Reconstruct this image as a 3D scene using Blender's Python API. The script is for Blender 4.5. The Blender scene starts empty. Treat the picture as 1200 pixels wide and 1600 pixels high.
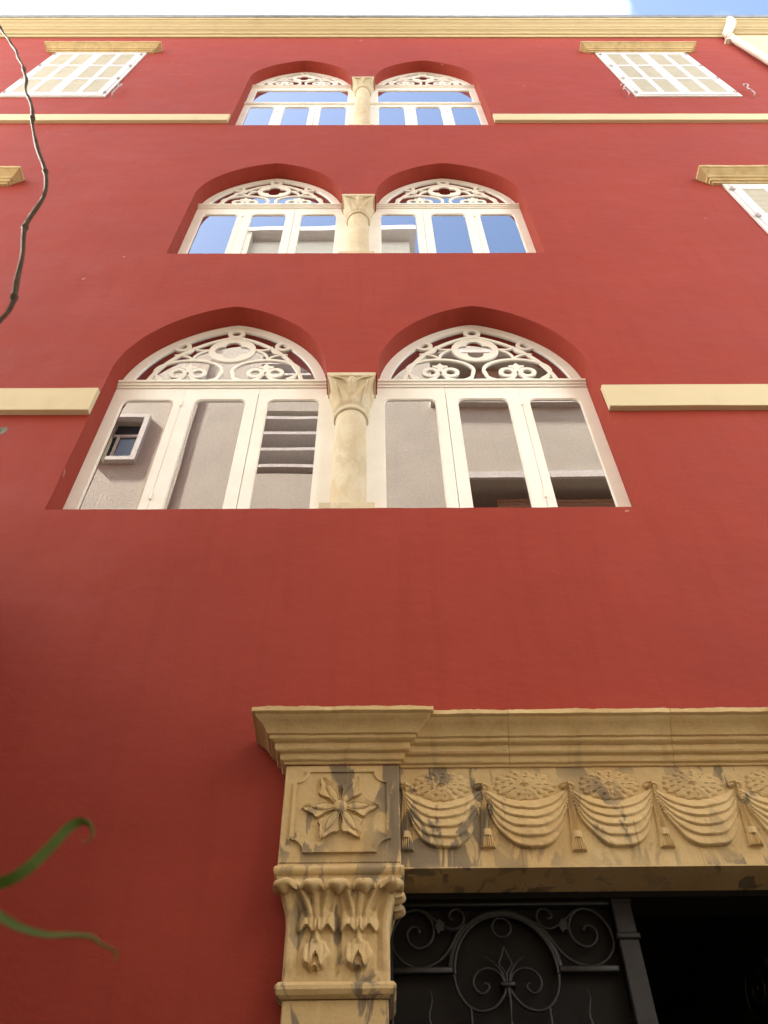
import bpy, math, random
from mathutils import Matrix, Vector, noise
from mathutils.geometry import tessellate_polygon
random.seed(7)
scn = bpy.context.scene
col = scn.collection
PI = math.pi

# ------------------------------------------------------------------ camera, sky, sun, exposure
cam_d = bpy.data.cameras.new('camera')
cam = bpy.data.objects.new('camera', cam_d)
col.objects.link(cam)
cam_d.sensor_fit = 'VERTICAL'
cam_d.sensor_height = 36.0
cam_d.lens = 36.0 * 1294.0 / 1600.0
cam_d.clip_start = 0.02
cam_d.clip_end = 2000
cam_d.dof.use_dof = True
cam_d.dof.focus_distance = 6.5
cam_d.dof.aperture_fstop = 9.0
cam.matrix_world = Matrix(((0.9999474, 0.0049727, -0.0089673, 0.0),
                           (-0.0019510, -0.7662873, -0.6424951, -3.6),
                           (-0.0100665, 0.6424788, -0.7662374, 1.6),
                           (0, 0, 0, 1)))
scn.camera = cam
SUN_EL = math.radians(50)
SUN_AZ = math.radians(-76)          # from +Y (behind the house) towards -X
scn.view_settings.view_transform = 'Standard'
scn.view_settings.look = 'None'
scn.view_settings.gamma = 1.0
scn.view_settings.use_curve_mapping = False
scn.view_settings.exposure = 2.78
world = bpy.data.worlds.new('World')
scn.world = world
world.use_nodes = True
wn = world.node_tree
for n in list(wn.nodes): wn.nodes.remove(n)
def wnode(t, **k):
    n = wn.nodes.new(t)
    for a, b in k.items(): setattr(n, a, b)
    return n
sky = wnode('ShaderNodeTexSky', sky_type='NISHITA')
sky.sun_disc = False
sky.sun_elevation = SUN_EL
sky.sun_rotation = SUN_AZ
sky.air_density = 1.0
sky.dust_density = 2.0
sky.ozone_density = 1.0
tc = wnode('ShaderNodeTexCoord')
cmap = wnode('ShaderNodeMapping')
cmap.inputs['Location'].default_value = (19.556, 10.4225, 0.0)
cmap.inputs['Scale'].default_value = (1.0, 1.0, 0.6)
cno = wnode('ShaderNodeTexNoise')
cno.inputs['Scale'].default_value = 1.5
cno.inputs['Detail'].default_value = 7
cno.inputs['Roughness'].default_value = 0.55
crm = wnode('ShaderNodeValToRGB')
crm.color_ramp.elements[0].position = 0.455
crm.color_ramp.elements[1].position = 0.70
cmix = wnode('ShaderNodeMix', data_type='RGBA')
cmix.inputs['B'].default_value = (31.0, 29.5, 27.3, 1)
bg = wnode('ShaderNodeBackground')
bg.inputs['Strength'].default_value = 0.064
wo = wnode('ShaderNodeOutputWorld')
wl = wn.links.new
wl(tc.outputs['Generated'], cmap.inputs['Vector'])
wl(cmap.outputs[0], cno.inputs['Vector'])
wl(cno.outputs['Fac'], crm.inputs['Fac'])
wl(crm.outputs['Color'], cmix.inputs['Factor'])
wl(sky.outputs[0], cmix.inputs['A'])
wl(cmix.outputs['Result'], bg.inputs['Color'])
wl(bg.outputs[0], wo.inputs['Surface'])
sun_d = bpy.data.lights.new('sun', 'SUN')
sun_d.energy = 3.0
sun_d.angle = math.radians(3.0)
sun_d.color = (1.0, 0.92, 0.80)
sun = bpy.data.objects.new('sun', sun_d)
col.objects.link(sun)
sd = Vector((math.sin(SUN_AZ) * math.cos(SUN_EL), math.cos(SUN_AZ) * math.cos(SUN_EL), math.sin(SUN_EL)))
sun.rotation_euler = sd.to_track_quat('Z', 'Y').to_euler()
sun.location = (0, 0, 60)

# ------------------------------------------------------------------ materials
class Mat:
    def __init__(s, name):
        s.m = bpy.data.materials.new(name)
        s.m.use_nodes = True
        s.t = s.m.node_tree
        for n in list(s.t.nodes): s.t.nodes.remove(n)
        s.out = s.n('ShaderNodeOutputMaterial')
        s.pos = s.n('ShaderNodeNewGeometry').outputs['Position']
    def n(s, t, **k):
        x = s.t.nodes.new(t)
        for a, b in k.items(): setattr(x, a, b)
        return x
    def l(s, a, b): s.t.links.new(a, b)
    def noise(s, scale, detail=4, rough=0.55, stretch=None, dist=0.0, loc=(0, 0, 0)):
        x = s.n('ShaderNodeTexNoise')
        x.inputs['Scale'].default_value = scale
        x.inputs['Detail'].default_value = detail
        x.inputs['Roughness'].default_value = rough
        x.inputs['Distortion'].default_value = dist
        mp = s.n('ShaderNodeMapping')
        mp.inputs['Scale'].default_value = stretch or (1, 1, 1)
        mp.inputs['Location'].default_value = loc
        s.l(s.pos, mp.inputs['Vector'])
        s.l(mp.outputs[0], x.inputs['Vector'])
        return x.outputs['Fac']
    def ramp(s, fac, p0, p1, c0=(0, 0, 0), c1=(1, 1, 1)):
        r = s.n('ShaderNodeValToRGB')
        e = r.color_ramp.elements
        e[0].position, e[1].position = p0, p1
        e[0].color, e[1].color = (*c0, 1), (*c1, 1)
        s.l(fac, r.inputs['Fac'])
        return r.outputs['Color']
    def mix(s, fac, a, b, blend='MIX'):
        x = s.n('ShaderNodeMix', data_type='RGBA', blend_type=blend)
        for v, k in ((fac, 'Factor'), (a, 'A'), (b, 'B')):
            if isinstance(v, (int, float)): x.inputs[k].default_value = v
            elif isinstance(v, tuple): x.inputs[k].default_value = (*v, 1)
            else: s.l(v, x.inputs[k])
        return x.outputs['Result']
    def math(s, op, a, b=0.0):
        x = s.n('ShaderNodeMath', operation=op)
        for i, v in enumerate((a, b)):
            if isinstance(v, (int, float)): x.inputs[i].default_value = v
            else: s.l(v, x.inputs[i])
        return x.outputs[0]
    def bump(s, h, strength, dist=0.01, prev=None):
        b = s.n('ShaderNodeBump')
        b.inputs['Strength'].default_value = strength
        b.inputs['Distance'].default_value = dist
        s.l(h, b.inputs['Height'])
        if prev is not None: s.l(prev, b.inputs['Normal'])
        return b.outputs[0]
    def principled(s, color, rough=0.6, normal=None, metal=0.0, spec=0.5):
        p = s.n('ShaderNodeBsdfPrincipled')
        for v, k in ((color, 'Base Color'), (rough, 'Roughness')):
            if isinstance(v, (int, float)): p.inputs[k].default_value = v
            elif isinstance(v, tuple): p.inputs[k].default_value = (*v, 1)
            else: s.l(v, p.inputs[k])
        p.inputs['Metallic'].default_value = metal
        p.inputs['Specular IOR Level'].default_value = spec
        if normal is not None: s.l(normal, p.inputs['Normal'])
        s.l(p.outputs[0], s.out.inputs['Surface'])
        return s.m

def m_red():
    m = Mat('red_plaster')
    big = m.noise(0.8, 6, 0.65, (1, 1, 0.9), 0.4)
    med = m.noise(2.2, 6, 0.62, (1, 1, 1.7), loc=(4, 2, 9))
    strk = m.noise(3.0, 5, 0.6, (3.2, 1, 0.22), loc=(1, 7, 3))
    fine = m.noise(38, 3, 0.6)
    c = m.mix(m.ramp(big, 0.32, 0.7), (0.256, 0.0345, 0.0205), (0.305, 0.0435, 0.0262))
    c = m.mix(m.ramp(med, 0.35, 0.75), c, (0.292, 0.0445, 0.0280))
    c = m.mix(m.math('MULTIPLY', m.ramp(strk, 0.50, 0.74), 0.5), c, (0.245, 0.0320, 0.0195))
    c = m.mix(m.math('MULTIPLY', m.ramp(fine, 0.45, 0.75), 0.14), c, (0.325, 0.0540, 0.0350))
    spot = m.noise(5.5, 2, 0.4, loc=(2, 5, 1))
    c = m.mix(m.math('MULTIPLY', m.ramp(spot, 0.80, 0.81), 0.35), c, (0.6, 0.4, 0.33))
    b = m.bump(m.noise(60, 4, 0.6), 0.22, 0.004)
    b = m.bump(m.noise(7, 5, 0.55, (1, 1, 1.5)), 0.3, 0.015, b)
    b = m.bump(m.noise(1.1, 2, 0.5), 0.5, 0.05, b)
    return m.principled(c, m.ramp(med, 0.3, 0.8, (0.6,) * 3, (0.8,) * 3), b, spec=0.12)

def m_cream(name, col, dirt=(0.33, 0.24, 0.12), k=0.5):
    m = Mat(name)
    a = m.noise(2.4, 6, 0.65, (1, 1, 1))
    s = m.noise(1.6, 6, 0.65, (1.5, 1, 1.2), loc=(3, 1, 2))
    c = m.mix(m.math('MULTIPLY', m.ramp(a, 0.4, 0.75), 0.25), col, tuple(x * 0.86 for x in col))
    c = m.mix(m.math('MULTIPLY', m.ramp(s, 0.55, 0.78), k), c, dirt)
    b = m.bump(m.noise(45, 4, 0.6), 0.3, 0.004)
    return m.principled(c, 0.7, b, spec=0.3)

def m_stone(name, base, light, stain, amount, streak=(0.46, 0.56)):
    m = Mat(name)
    a = m.noise(5.0, 6, 0.65)
    g = m.noise(70, 3, 0.7)
    o = m.noise(2.3, 4, 0.6, loc=(8, 8, 2))
    c = m.mix(m.ramp(a, 0.32, 0.72), base, light)
    c = m.mix(m.math('MULTIPLY', m.ramp(o, 0.5, 0.75), 0.5), c, (base[0] * 0.98, base[1] * 0.82, base[2] * 0.62))
    c = m.mix(m.math('MULTIPLY', m.ramp(g, 0.45, 0.7), 0.22), c, tuple(x * 0.6 for x in base))
    if amount > 0:
        s1 = m.noise(6.5, 5, 0.55, (1.5, 1.0, 0.5), 0.7, (2.0, 0.3, 5.1))
        sx = m.n('ShaderNodeSeparateXYZ'); m.l(m.pos, sx.inputs[0])
        mr = m.n('ShaderNodeMapRange'); m.l(sx.outputs['Z'], mr.inputs['Value'])
        for kk, vv in (('From Min', 3.40), ('From Max', 3.60), ('To Min', 0.06), ('To Max', 0.0)): mr.inputs[kk].default_value = vv
        s1 = m.math('ADD', s1, m.math('MULTIPLY', mr.outputs[0], m.math('GREATER_THAN', sx.outputs['Z'], 3.385)))
        s2 = m.noise(1.9, 2, 0.5, (1, 1, 1.0), 0, (6.4, 1.3, 0.6))
        sm = m.math('MULTIPLY', m.ramp(s1, *streak), m.ramp(s2, 0.36, 0.52))
        c = m.mix(m.math('MULTIPLY', sm, amount), c, stain)
        s3 = m.noise(16, 4, 0.6, (2.0, 1, 0.18), 0.2, (1.0, 4.3, 2.1))
        c = m.mix(m.math('MULTIPLY', m.ramp(s3, 0.6, 0.72), 0.35), c, light)
    b = m.bump(m.noise(110, 4, 0.65), 0.35, 0.003)
    b = m.bump(m.noise(18, 5, 0.6), 0.35, 0.008, b)
    return m.principled(c, 0.85, b, spec=0.2)

def m_paint(name, col, rough=0.45, var=0.05):
    m = Mat(name)
    a = m.noise(3.0, 5, 0.6)
    c = m.mix(m.ramp(a, 0.35, 0.75), col, tuple(x * (1 - var * 2) for x in col))
    b = m.bump(m.noise(30, 4, 0.5), 0.08, 0.004)
    return m.principled(c, rough, b, spec=0.4)

def m_glass():
    m = Mat('window_glass')
    gl = m.n('ShaderNodeBsdfGlossy')
    gl.inputs['Roughness'].default_value = 0.0
    gl.inputs['Color'].default_value = (0.97, 0.98, 1.0, 1)
    tr = m.n('ShaderNodeBsdfTransparent')
    tr.inputs['Color'].default_value = (0.72, 0.76, 0.74, 1)
    b = m.bump(m.noise(1.3, 1, 0.4, (1, 1, 0.7)), 0.022, 0.08)
    m.l(b, gl.inputs['Normal'])
    fr = m.n('ShaderNodeFresnel')
    fr.inputs['IOR'].default_value = 1.52
    fac = m.math('MINIMUM', m.math('ADD', m.math('MULTIPLY', fr.outputs[0], 0.8), 0.48), 1.0)
    mx = m.n('ShaderNodeMixShader')
    m.l(fac, mx.inputs[0]); m.l(tr.outputs[0], mx.inputs[1]); m.l(gl.outputs[0], mx.inputs[2])
    m.l(mx.outputs[0], m.out.inputs['Surface'])
    return m.m

def m_stucco(name, col, var=0.16):
    m = Mat(name)
    a = m.noise(0.9, 6, 0.65)
    g = m.noise(26, 4, 0.7)
    s = m.noise(2.2, 5, 0.6, (2.5, 2.5, 0.25), loc=(5, 0, 1))
    c = m.mix(m.ramp(a, 0.3, 0.75), col, tuple(x * (1 - var) for x in col))
    c = m.mix(m.math('MULTIPLY', m.ramp(g, 0.4, 0.65), 0.6), c, tuple(x * 0.68 for x in col))
    c = m.mix(m.math('MULTIPLY', m.ramp(s, 0.52, 0.8), 0.4), c, tuple(x * 0.75 for x in col))
    b = m.bump(m.noise(22, 6, 0.75), 0.9, 0.03)
    return m.principled(c, 0.9, b, spec=0.15)

def m_simple(name, col, rough=0.6, metal=0.0, spec=0.4, var=0.25, scale=20, bump=0.15):
    m = Mat(name)
    a = m.noise(scale, 5, 0.6)
    c = m.mix(m.ramp(a, 0.35, 0.7), col, tuple(x * (1 - var) for x in col))
    b = m.bump(m.noise(scale * 4, 4, 0.6), bump, 0.003)
    return m.principled(c, rough, b, metal, spec)

def m_leaf():
    m = Mat('leaf_green')
    a = m.noise(60, 3, 0.5)
    c = m.mix(m.ramp(a, 0.35, 0.7), (0.11, 0.21, 0.025), (0.16, 0.27, 0.045))
    p = m.n('ShaderNodeBsdfPrincipled')
    m.l(c, p.inputs['Base Color'])
    p.inputs['Roughness'].default_value = 0.35
    t = m.n('ShaderNodeBsdfTranslucent')
    m.l(c, t.inputs['Color'])
    x = m.n('ShaderNodeMixShader')
    x.inputs[0].default_value = 0.35
    m.l(p.outputs[0], x.inputs[1]); m.l(t.outputs[0], x.inputs[2])
    m.l(x.outputs[0], m.out.inputs['Surface'])
    return m.m

M = dict(
    red=m_red(),
    cream=m_cream('cream_render', (0.60, 0.50, 0.30), k=0.22),
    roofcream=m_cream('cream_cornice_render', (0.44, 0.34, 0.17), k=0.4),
    hood=m_stone('hood_stone', (0.50, 0.365, 0.165), (0.60, 0.46, 0.24), (0.26, 0.19, 0.11), 0.3),
    stone=m_stone('portal_stone', (0.55, 0.380, 0.170), (0.65, 0.48, 0.24), (0.175, 0.14, 0.098), 0.85, (0.525, 0.565)),
    stone_clean=m_stone('portal_cornice_stone', (0.55, 0.380, 0.168), (0.66, 0.485, 0.24), (0.24, 0.17, 0.09), 0.3, (0.58, 0.68)),
    column=m_stone('column_stone', (0.60, 0.505, 0.33), (0.68, 0.60, 0.44), (0.45, 0.35, 0.2), 0.4),
    white=m_paint('ivory_frame_paint', (0.90, 0.865, 0.765), 0.42),
    shutter=m_paint('white_shutter_paint', (0.70, 0.69, 0.66), 0.5),
    louvre=m_paint('cream_louvre_paint', (0.56, 0.52, 0.40), 0.55, 0.05),
    glass=m_glass(),
    iron=m_simple('dark_iron', (0.024, 0.022, 0.021), 0.45, 0.4, 0.5, 0.4, 25, 0.3),
    darkroom=m_simple('dark_interior', (0.22, 0.17, 0.13), 0.9, 0, 0.1, 0.3, 2, 0.1),
    room=m_simple('interior_plaster', (0.22, 0.18, 0.14), 0.9, 0, 0.1, 0.2, 2, 0.1),
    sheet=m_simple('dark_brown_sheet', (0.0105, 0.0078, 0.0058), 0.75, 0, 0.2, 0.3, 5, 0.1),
    metal=m_simple('grey_flashing', (0.22, 0.23, 0.24), 0.45, 0.4, 0.5, 0.3, 6, 0.2),
    pipe=m_paint('pale_pipe_paint', (0.74, 0.66, 0.54), 0.45),
    hookmetal=m_simple('pale_hook_metal', (0.5, 0.42, 0.4), 0.5, 0.3),
    grey=m_stucco('grey_stucco', (0.57, 0.535, 0.455)),
    beige=m_stucco('beige_stucco', (0.56, 0.50, 0.41)),
    slab=m_stucco('pale_slab', (0.72, 0.70, 0.66), 0.06),
    dim=m_stucco('recess_render', (0.20, 0.17, 0.135)),
    wood=m_simple('brown_blind_wood', (0.30, 0.165, 0.095), 0.6, 0, 0.3, 0.35, 12, 0.3),
    darkglass=m_simple('dark_window_glass', (0.035, 0.05, 0.065), 0.05, 0, 0.6, 0.1, 3, 0.0),
    bark=m_simple('dry_vine_bark', (0.125, 0.08, 0.04), 0.8, 0, 0.2, 0.45, 60, 0.9),
    leaf=m_leaf(),
    paving=m_stucco('paving_stone', (0.13, 0.115, 0.10)),
)

# ------------------------------------------------------------------ mesh helpers
class MB:
    def __init__(s): s.v, s.f = [], []
    def add(s, vs, fs):
        o = len(s.v)
        s.v += [tuple(v) for v in vs]
        s.f += [tuple(i + o for i in f) for f in fs]
        return s
    def box(s, x0, x1, y0, y1, z0, z1):
        return s.add([(x0, y0, z0), (x1, y0, z0), (x1, y1, z0), (x0, y1, z0),
                      (x0, y0, z1), (x1, y0, z1), (x1, y1, z1), (x0, y1, z1)],
                     [(0, 3, 2, 1), (4, 5, 6, 7), (0, 1, 5, 4), (1, 2, 6, 5), (2, 3, 7, 6), (3, 0, 4, 7)])
    def cbox(s, x0, x1, y0, y1, z0, z1, c=0.006):
        # box whose front (y0) edges are chamfered
        return s.add([(x0, y1, z0), (x1, y1, z0), (x1, y1, z1), (x0, y1, z1),
                      (x0, y0 + c, z0), (x1, y0 + c, z0), (x1, y0 + c, z1), (x0, y0 + c, z1),
                      (x0 + c, y0, z0 + c), (x1 - c, y0, z0 + c), (x1 - c, y0, z1 - c), (x0 + c, y0, z1 - c)],
                     [(3, 2, 1, 0), (0, 1, 5, 4), (1, 2, 6, 5), (2, 3, 7, 6), (3, 0, 4, 7),
                      (4, 5, 9, 8), (5, 6, 10, 9), (6, 7, 11, 10), (7, 4, 8, 11), (8, 9, 10, 11)])
    def plate(s, loops, y0, y1):
        # extruded XZ polygon with holes: loops[0] outer, the rest holes
        flat = [p for lp in loops for p in lp]
        tris = tessellate_polygon([[Vector((p[0], p[1], 0)) for p in lp] for lp in loops])
        n = len(flat)
        vs = [(p[0], y0, p[1]) for p in flat] + [(p[0], y1, p[1]) for p in flat]
        fs = []
        for t in tris:
            a, b, c = [flat[i] for i in t]
            cr = (b[0] - a[0]) * (c[1] - a[1]) - (b[1] - a[1]) * (c[0] - a[0])
            t = t if cr > 0 else (t[0], t[2], t[1])
            fs.append((t[0], t[1], t[2]))
            fs.append((t[0] + n, t[2] + n, t[1] + n))
        o = 0
        for k, lp in enumerate(loops):
            m = len(lp)
            area = sum(lp[i][0] * lp[(i + 1) % m][1] - lp[(i + 1) % m][0] * lp[i][1] for i in range(m))
            for i in range(m):
                a, b = o + i, o + (i + 1) % m
                q = (b, a, a + n, b + n)
                fs.append(q if ((area > 0) == (k == 0)) else q[::-1])
            o += m
        return s.add(vs, fs)
    def band(s, pts, w, y0, y1, closed=False):
        # flat bar of width w following an XZ line
        n = len(pts)
        L = []
        for i in range(n):
            if closed: a, b = pts[i - 1], pts[(i + 1) % n]
            else: a, b = pts[max(i - 1, 0)], pts[min(i + 1, n - 1)]
            dx, dz = b[0] - a[0], b[1] - a[1]
            l = math.hypot(dx, dz) or 1
            L.append((-dz / l * w / 2, dx / l * w / 2))
        vs = []
        for p, q in zip(pts, L):
            c = min(w, y1 - y0) * 0.18
            A = (p[0] + q[0], p[1] + q[1]); B = (p[0] - q[0], p[1] - q[1])
            A2 = (p[0] + q[0] * 0.75, p[1] + q[1] * 0.75); B2 = (p[0] - q[0] * 0.75, p[1] - q[1] * 0.75)
            vs += [(A[0], y1, A[1]), (A[0], y0 + c, A[1]), (A2[0], y0, A2[1]), (B2[0], y0, B2[1]), (B[0], y0 + c, B[1]), (B[0], y1, B[1])]
        fs = []
        m = n if closed else n - 1
        for i in range(m):
            a, b = i * 6, ((i + 1) % n) * 6
            for k in range(6):
                k2 = (k + 1) % 6
                fs.append((a + k, a + k2, b + k2, b + k))
        if not closed:
            fs.append((5, 4, 3, 2, 1, 0))
            e = (n - 1) * 6
            fs.append(tuple(e + k for k in range(6)))
        return s.add(vs, fs)
    def tube(s, pts, rad, seg=8, caps=True):
        pts = [Vector(p) for p in pts]
        n = len(pts)
        if isinstance(rad, (int, float)): rad = [rad] * n
        up = Vector((0.13, 0.97, 0.2)).normalized()
        vs, fs = [], []
        for i, p in enumerate(pts):
            t = (pts[min(i + 1, n - 1)] - pts[max(i - 1, 0)]).normalized()
            a = t.cross(up)
            if a.length < 1e-3: a = t.cross(Vector((1, 0, 0)))
            a.normalize(); b = t.cross(a).normalized()
            for k in range(seg):
                an = 2 * PI * k / seg
                vs.append(p + (a * math.cos(an) + b * math.sin(an)) * rad[i])
        for i in range(n - 1):
            for k in range(seg):
                k2 = (k + 1) % seg
                fs.append((i * seg + k, (i + 1) * seg + k, (i + 1) * seg + k2, i * seg + k2))
        if caps:
            fs.append(tuple(range(seg)))
            fs.append(tuple((n - 1) * seg + k for k in range(seg))[::-1])
        return s.add(vs, fs)
    def lathe(s, cx, cy, prof, seg=28):
        vs, fs = [], []
        for r, z in prof:
            for k in range(seg):
                an = 2 * PI * k / seg
                vs.append((cx + r * math.cos(an), cy + r * math.sin(an), z))
        for i in range(len(prof) - 1):
            for k in range(seg):
                k2 = (k + 1) % seg
                fs.append((i * seg + k, i * seg + k2, (i + 1) * seg + k2, (i + 1) * seg + k))
        fs.append(tuple(range(seg))[::-1])
        fs.append(tuple((len(prof) - 1) * seg + k for k in range(seg)))
        return s.add(vs, fs)
    def field(s, x0, x1, z0, z1, nx, nz, h, y, eps=0.0006, back=0.002):
        # relief: a grid displaced towards the viewer (-Y) by h(x, z); kept only where it stands proud
        H = [[h(x0 + (x1 - x0) * i / nx, z0 + (z1 - z0) * j / nz) for i in range(nx + 1)] for j in range(nz + 1)]
        idx = {}
        vs, fs = [], []
        def vid(i, j):
            if (i, j) not in idx:
                idx[(i, j)] = len(vs)
                hh = H[j][i]
                vs.append((x0 + (x1 - x0) * i / nx, y + back - (hh + back if hh > eps else 0), z0 + (z1 - z0) * j / nz))
            return idx[(i, j)]
        for j in range(nz):
            for i in range(nx):
                if max(H[j][i], H[j][i + 1], H[j + 1][i], H[j + 1][i + 1]) > eps:
                    fs.append((vid(i, j), vid(i + 1, j), vid(i + 1, j + 1), vid(i, j + 1)))
        return s.add(vs, fs)
    def mesh(s, name, mat, smooth=False, angle=40):
        me = bpy.data.meshes.new(name)
        me.from_pydata(s.v, [], s.f)
        me.materials.append(M[mat])
        me.validate()
        if smooth:
            me.shade_smooth()
            me.set_sharp_from_angle(angle=math.radians(angle))
        me.update()
        return me
    def build(s, name, mat, parent=None, smooth=False, angle=40):
        return place(s.mesh(name, mat, smooth, angle), name, parent)

def place(me, name, parent=None, loc=(0, 0, 0), scale=(1, 1, 1), label=None):
    o = bpy.data.objects.new(name, me)
    col.objects.link(o)
    o.parent = parent
    o.location = loc
    o.scale = scale
    if label: o['label'] = label
    return o
def empty(name, parent=None, loc=(0, 0, 0), label=None, cat=None, group=None):
    o = bpy.data.objects.new(name, None)
    col.objects.link(o)
    o.parent = parent
    o.location = loc
    o.empty_display_size = 0.2
    if label: o['label'] = label
    if cat: o['category'] = cat
    if group: o['group'] = group
    return o
def spline(pts, k=6, closed=False):
    # Catmull-Rom through the points
    out = []
    n = len(pts)
    P = [Vector(p) for p in pts]
    m = n if closed else n - 1
    for i in range(m):
        if closed: a, b, c, d = P[i - 1], P[i], P[(i + 1) % n], P[(i + 2) % n]
        else: a, b, c, d = P[max(i - 1, 0)], P[i], P[i + 1], P[min(i + 2, n - 1)]
        for j in range(k):
            t = j / k
            out.append(0.5 * ((2 * b) + (c - a) * t + (2 * a - 5 * b + 4 * c - d) * t * t + (3 * b - a - 3 * c + d) * t ** 3))
    if not closed: out.append(P[-1])
    return [tuple(v) for v in out]
def ell(cx, cz, rx, rz=None, n=32, a0=0.0, a1=360.0, full=True):
    rz = rx if rz is None else rz
    m = n if full else n + 1
    return [(cx + rx * math.cos(math.radians(a0 + (a1 - a0) * i / n)), cz + rz * math.sin(math.radians(a0 + (a1 - a0) * i / n))) for i in range(m)]
def lerp_tab(tab, t):
    for (a, b), (c, d) in zip(tab, tab[1:]):
        if t <= c: return b + (d - b) * (t - a) / (c - a) if c > a else d
    return tab[-1][1]
def sm(a, b, x):
    t = min(max((x - a) / (b - a), 0), 1)
    return t * t * (3 - 2 * t)

def sweep(name, mat, parent, path, prof, i0, i1, jitter=0.0, seed=0.0, step=0.05, z0=0.0):
    """moulding: profile (projection, z) swept along a plan path with mitred corners; nodes i0..i1 of the path are built"""
    n = len(path)
    P = [Vector(p) for p in path]
    offs = []
    for i in range(n):
        ns = []
        if i > 0: d = (P[i] - P[i - 1]).normalized(); ns.append(Vector((d.y, -d.x)))
        if i < n - 1: d = (P[i + 1] - P[i]).normalized(); ns.append(Vector((d.y, -d.x)))
        if len(ns) == 2:
            b = (ns[0] + ns[1])
            b = b / b.length_squared * 2 if b.length > 1e-6 else ns[0]
        else: b = ns[0]
        offs.append(b)
    rows = []
    for i in range(i0, i1 + 1):
        rows.append((P[i], offs[i]))
        if i < i1:
            l = (P[i + 1] - P[i]).length
            k = max(1, int(l / step))
            for j in range(1, k):
                t = j / k
                rows.append((P[i].lerp(P[i + 1], t), offs[i].lerp(offs[i + 1], t)))
    b = MB()
    m = len(prof)
    vs = []
    for p, o in rows:
        for q, (pr, z) in enumerate(prof):
            x, y = p.x + o.x * pr, p.y + o.y * pr
            zz = z + z0
            if jitter and pr > 0.004:
                nv = noise.noise_vector(Vector((x * 9 + seed, y * 9, z * 30)))
                nv2 = noise.noise_vector(Vector((x * 40 + seed, y * 9, z * 60)))
                edge = 1.6 if (q >= m - 3) else 0.7
                y += (nv.y + 0.6 * nv2.y) * jitter * edge
                zz += (nv.z + 0.6 * nv2.z) * jitter * edge
            vs.append((x, y, zz))
    fs = []
    for i in range(len(rows) - 1):
        for q in range(m - 1):
            fs.append((i * m + q, (i + 1) * m + q, (i + 1) * m + q + 1, i * m + q + 1))
    fs.append(tuple(range(m)))
    fs.append(tuple((len(rows) - 1) * m + q for q in range(m))[::-1])
    b.add(vs, fs)
    return b.build(name, mat, parent, True, 28)

# ------------------------------------------------------------------ setting
o = MB().add([(-400, -400, 0), (400, -400, 0), (400, 400, 0), (-400, 400, 0)], [(0, 1, 2, 3)]).build('ground', 'paving')
o['kind'] = 'structure'

# ------------------------------------------------------------------ the red house
house = empty('red_house', label='tall red plastered house with cream mouldings, paired arched windows and carved stone doorway', cat='house')
AX = -0.205                          # axis of the paired windows
HW = 0.915                           # half width of one arched opening
WC = (-1.335, 0.925)                 # centres of the two openings
def arch(cx, zc, e, r, off=0.0, n=18, zmin=None):
    """pointed arch line, right springing over the apex to the left springing; off shrinks it"""
    rr = r - off
    ap = math.acos(e / rr)
    base = 0.0 if zmin is None else math.asin((zmin - zc) / rr)
    R = [(cx - e + rr * math.cos(base + (ap - base) * i / n), zc + rr * math.sin(base + (ap - base) * i / n)) for i in range(n + 1)]
    hw, t = rr - e, 0.05
    def soft(p):                                   # the plasterers rounded the point off a little
        dx = p[0] - cx
        q = math.sqrt(dx * dx + t * t) * hw / math.sqrt(hw * hw + t * t)
        return (p[0], max(zc + math.sqrt(max(rr * rr - (q + e) ** 2, 0)), zmin if zmin is not None else zc)) if dx < hw * 0.75 else p
    R = [soft(p) for p in R]
    Lf = [(2 * cx - x, z) for x, z in R[:-1]][::-1]
    return R + Lf
FL = [dict(sill=5.935, cap=7.70, zc=7.75, e=0.383, tr=7.81),
      dict(sill=10.24, cap=12.007, zc=12.055, e=0.383, tr=12.10),
      dict(sill=15.10, cap=18.075, zc=18.12, e=0.60, tr=18.22)]
for f in FL:
    f['r'] = HW + f['e']
def opening(f):
    p = [(WC[0] - HW, f['sill']), (WC[1] + HW, f['sill'])]
    p += arch(WC[1], f['zc'], f['e'], f['r'])
    p += [(WC[1] - HW, f['cap']), (WC[0] + HW, f['cap'])]
    p += arch(WC[0], f['zc'], f['e'], f['r'])
    out = []
    for i in range(len(p)):                        # slightly uneven, hand-plastered edges
        a, b = Vector((*p[i], 0)), Vector((*p[(i + 1) % len(p)], 0))
        k = max(1, int((b - a).length / 0.07))
        for j in range(k):
            q = a.lerp(b, j / k)
            nv = noise.noise_vector(Vector((q.x * 6, q.y * 6, 1.5))) * 0.0045 + noise.noise_vector(Vector((q.x * 25, q.y * 25, 4.5))) * 0.0022
            out.append((q.x + nv.x, q.y + nv.y))
    return out
DX0, DX1, DZ = 0.04, 2.16, 3.86
WX0, WX1, WZ = -12.0, 7.60, 22.3
outer = [(WX0, -0.3), (DX0, -0.3), (DX0, DZ), (DX1, DZ), (DX1, -0.3), (WX1, -0.3), (WX1, WZ), (WX0, WZ)]
MB().plate([outer] + [opening(f) for f in FL], 0.0, 0.36).build('wall', 'red', house, True, 30)['label'] = 'smooth red plastered front wall'
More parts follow.
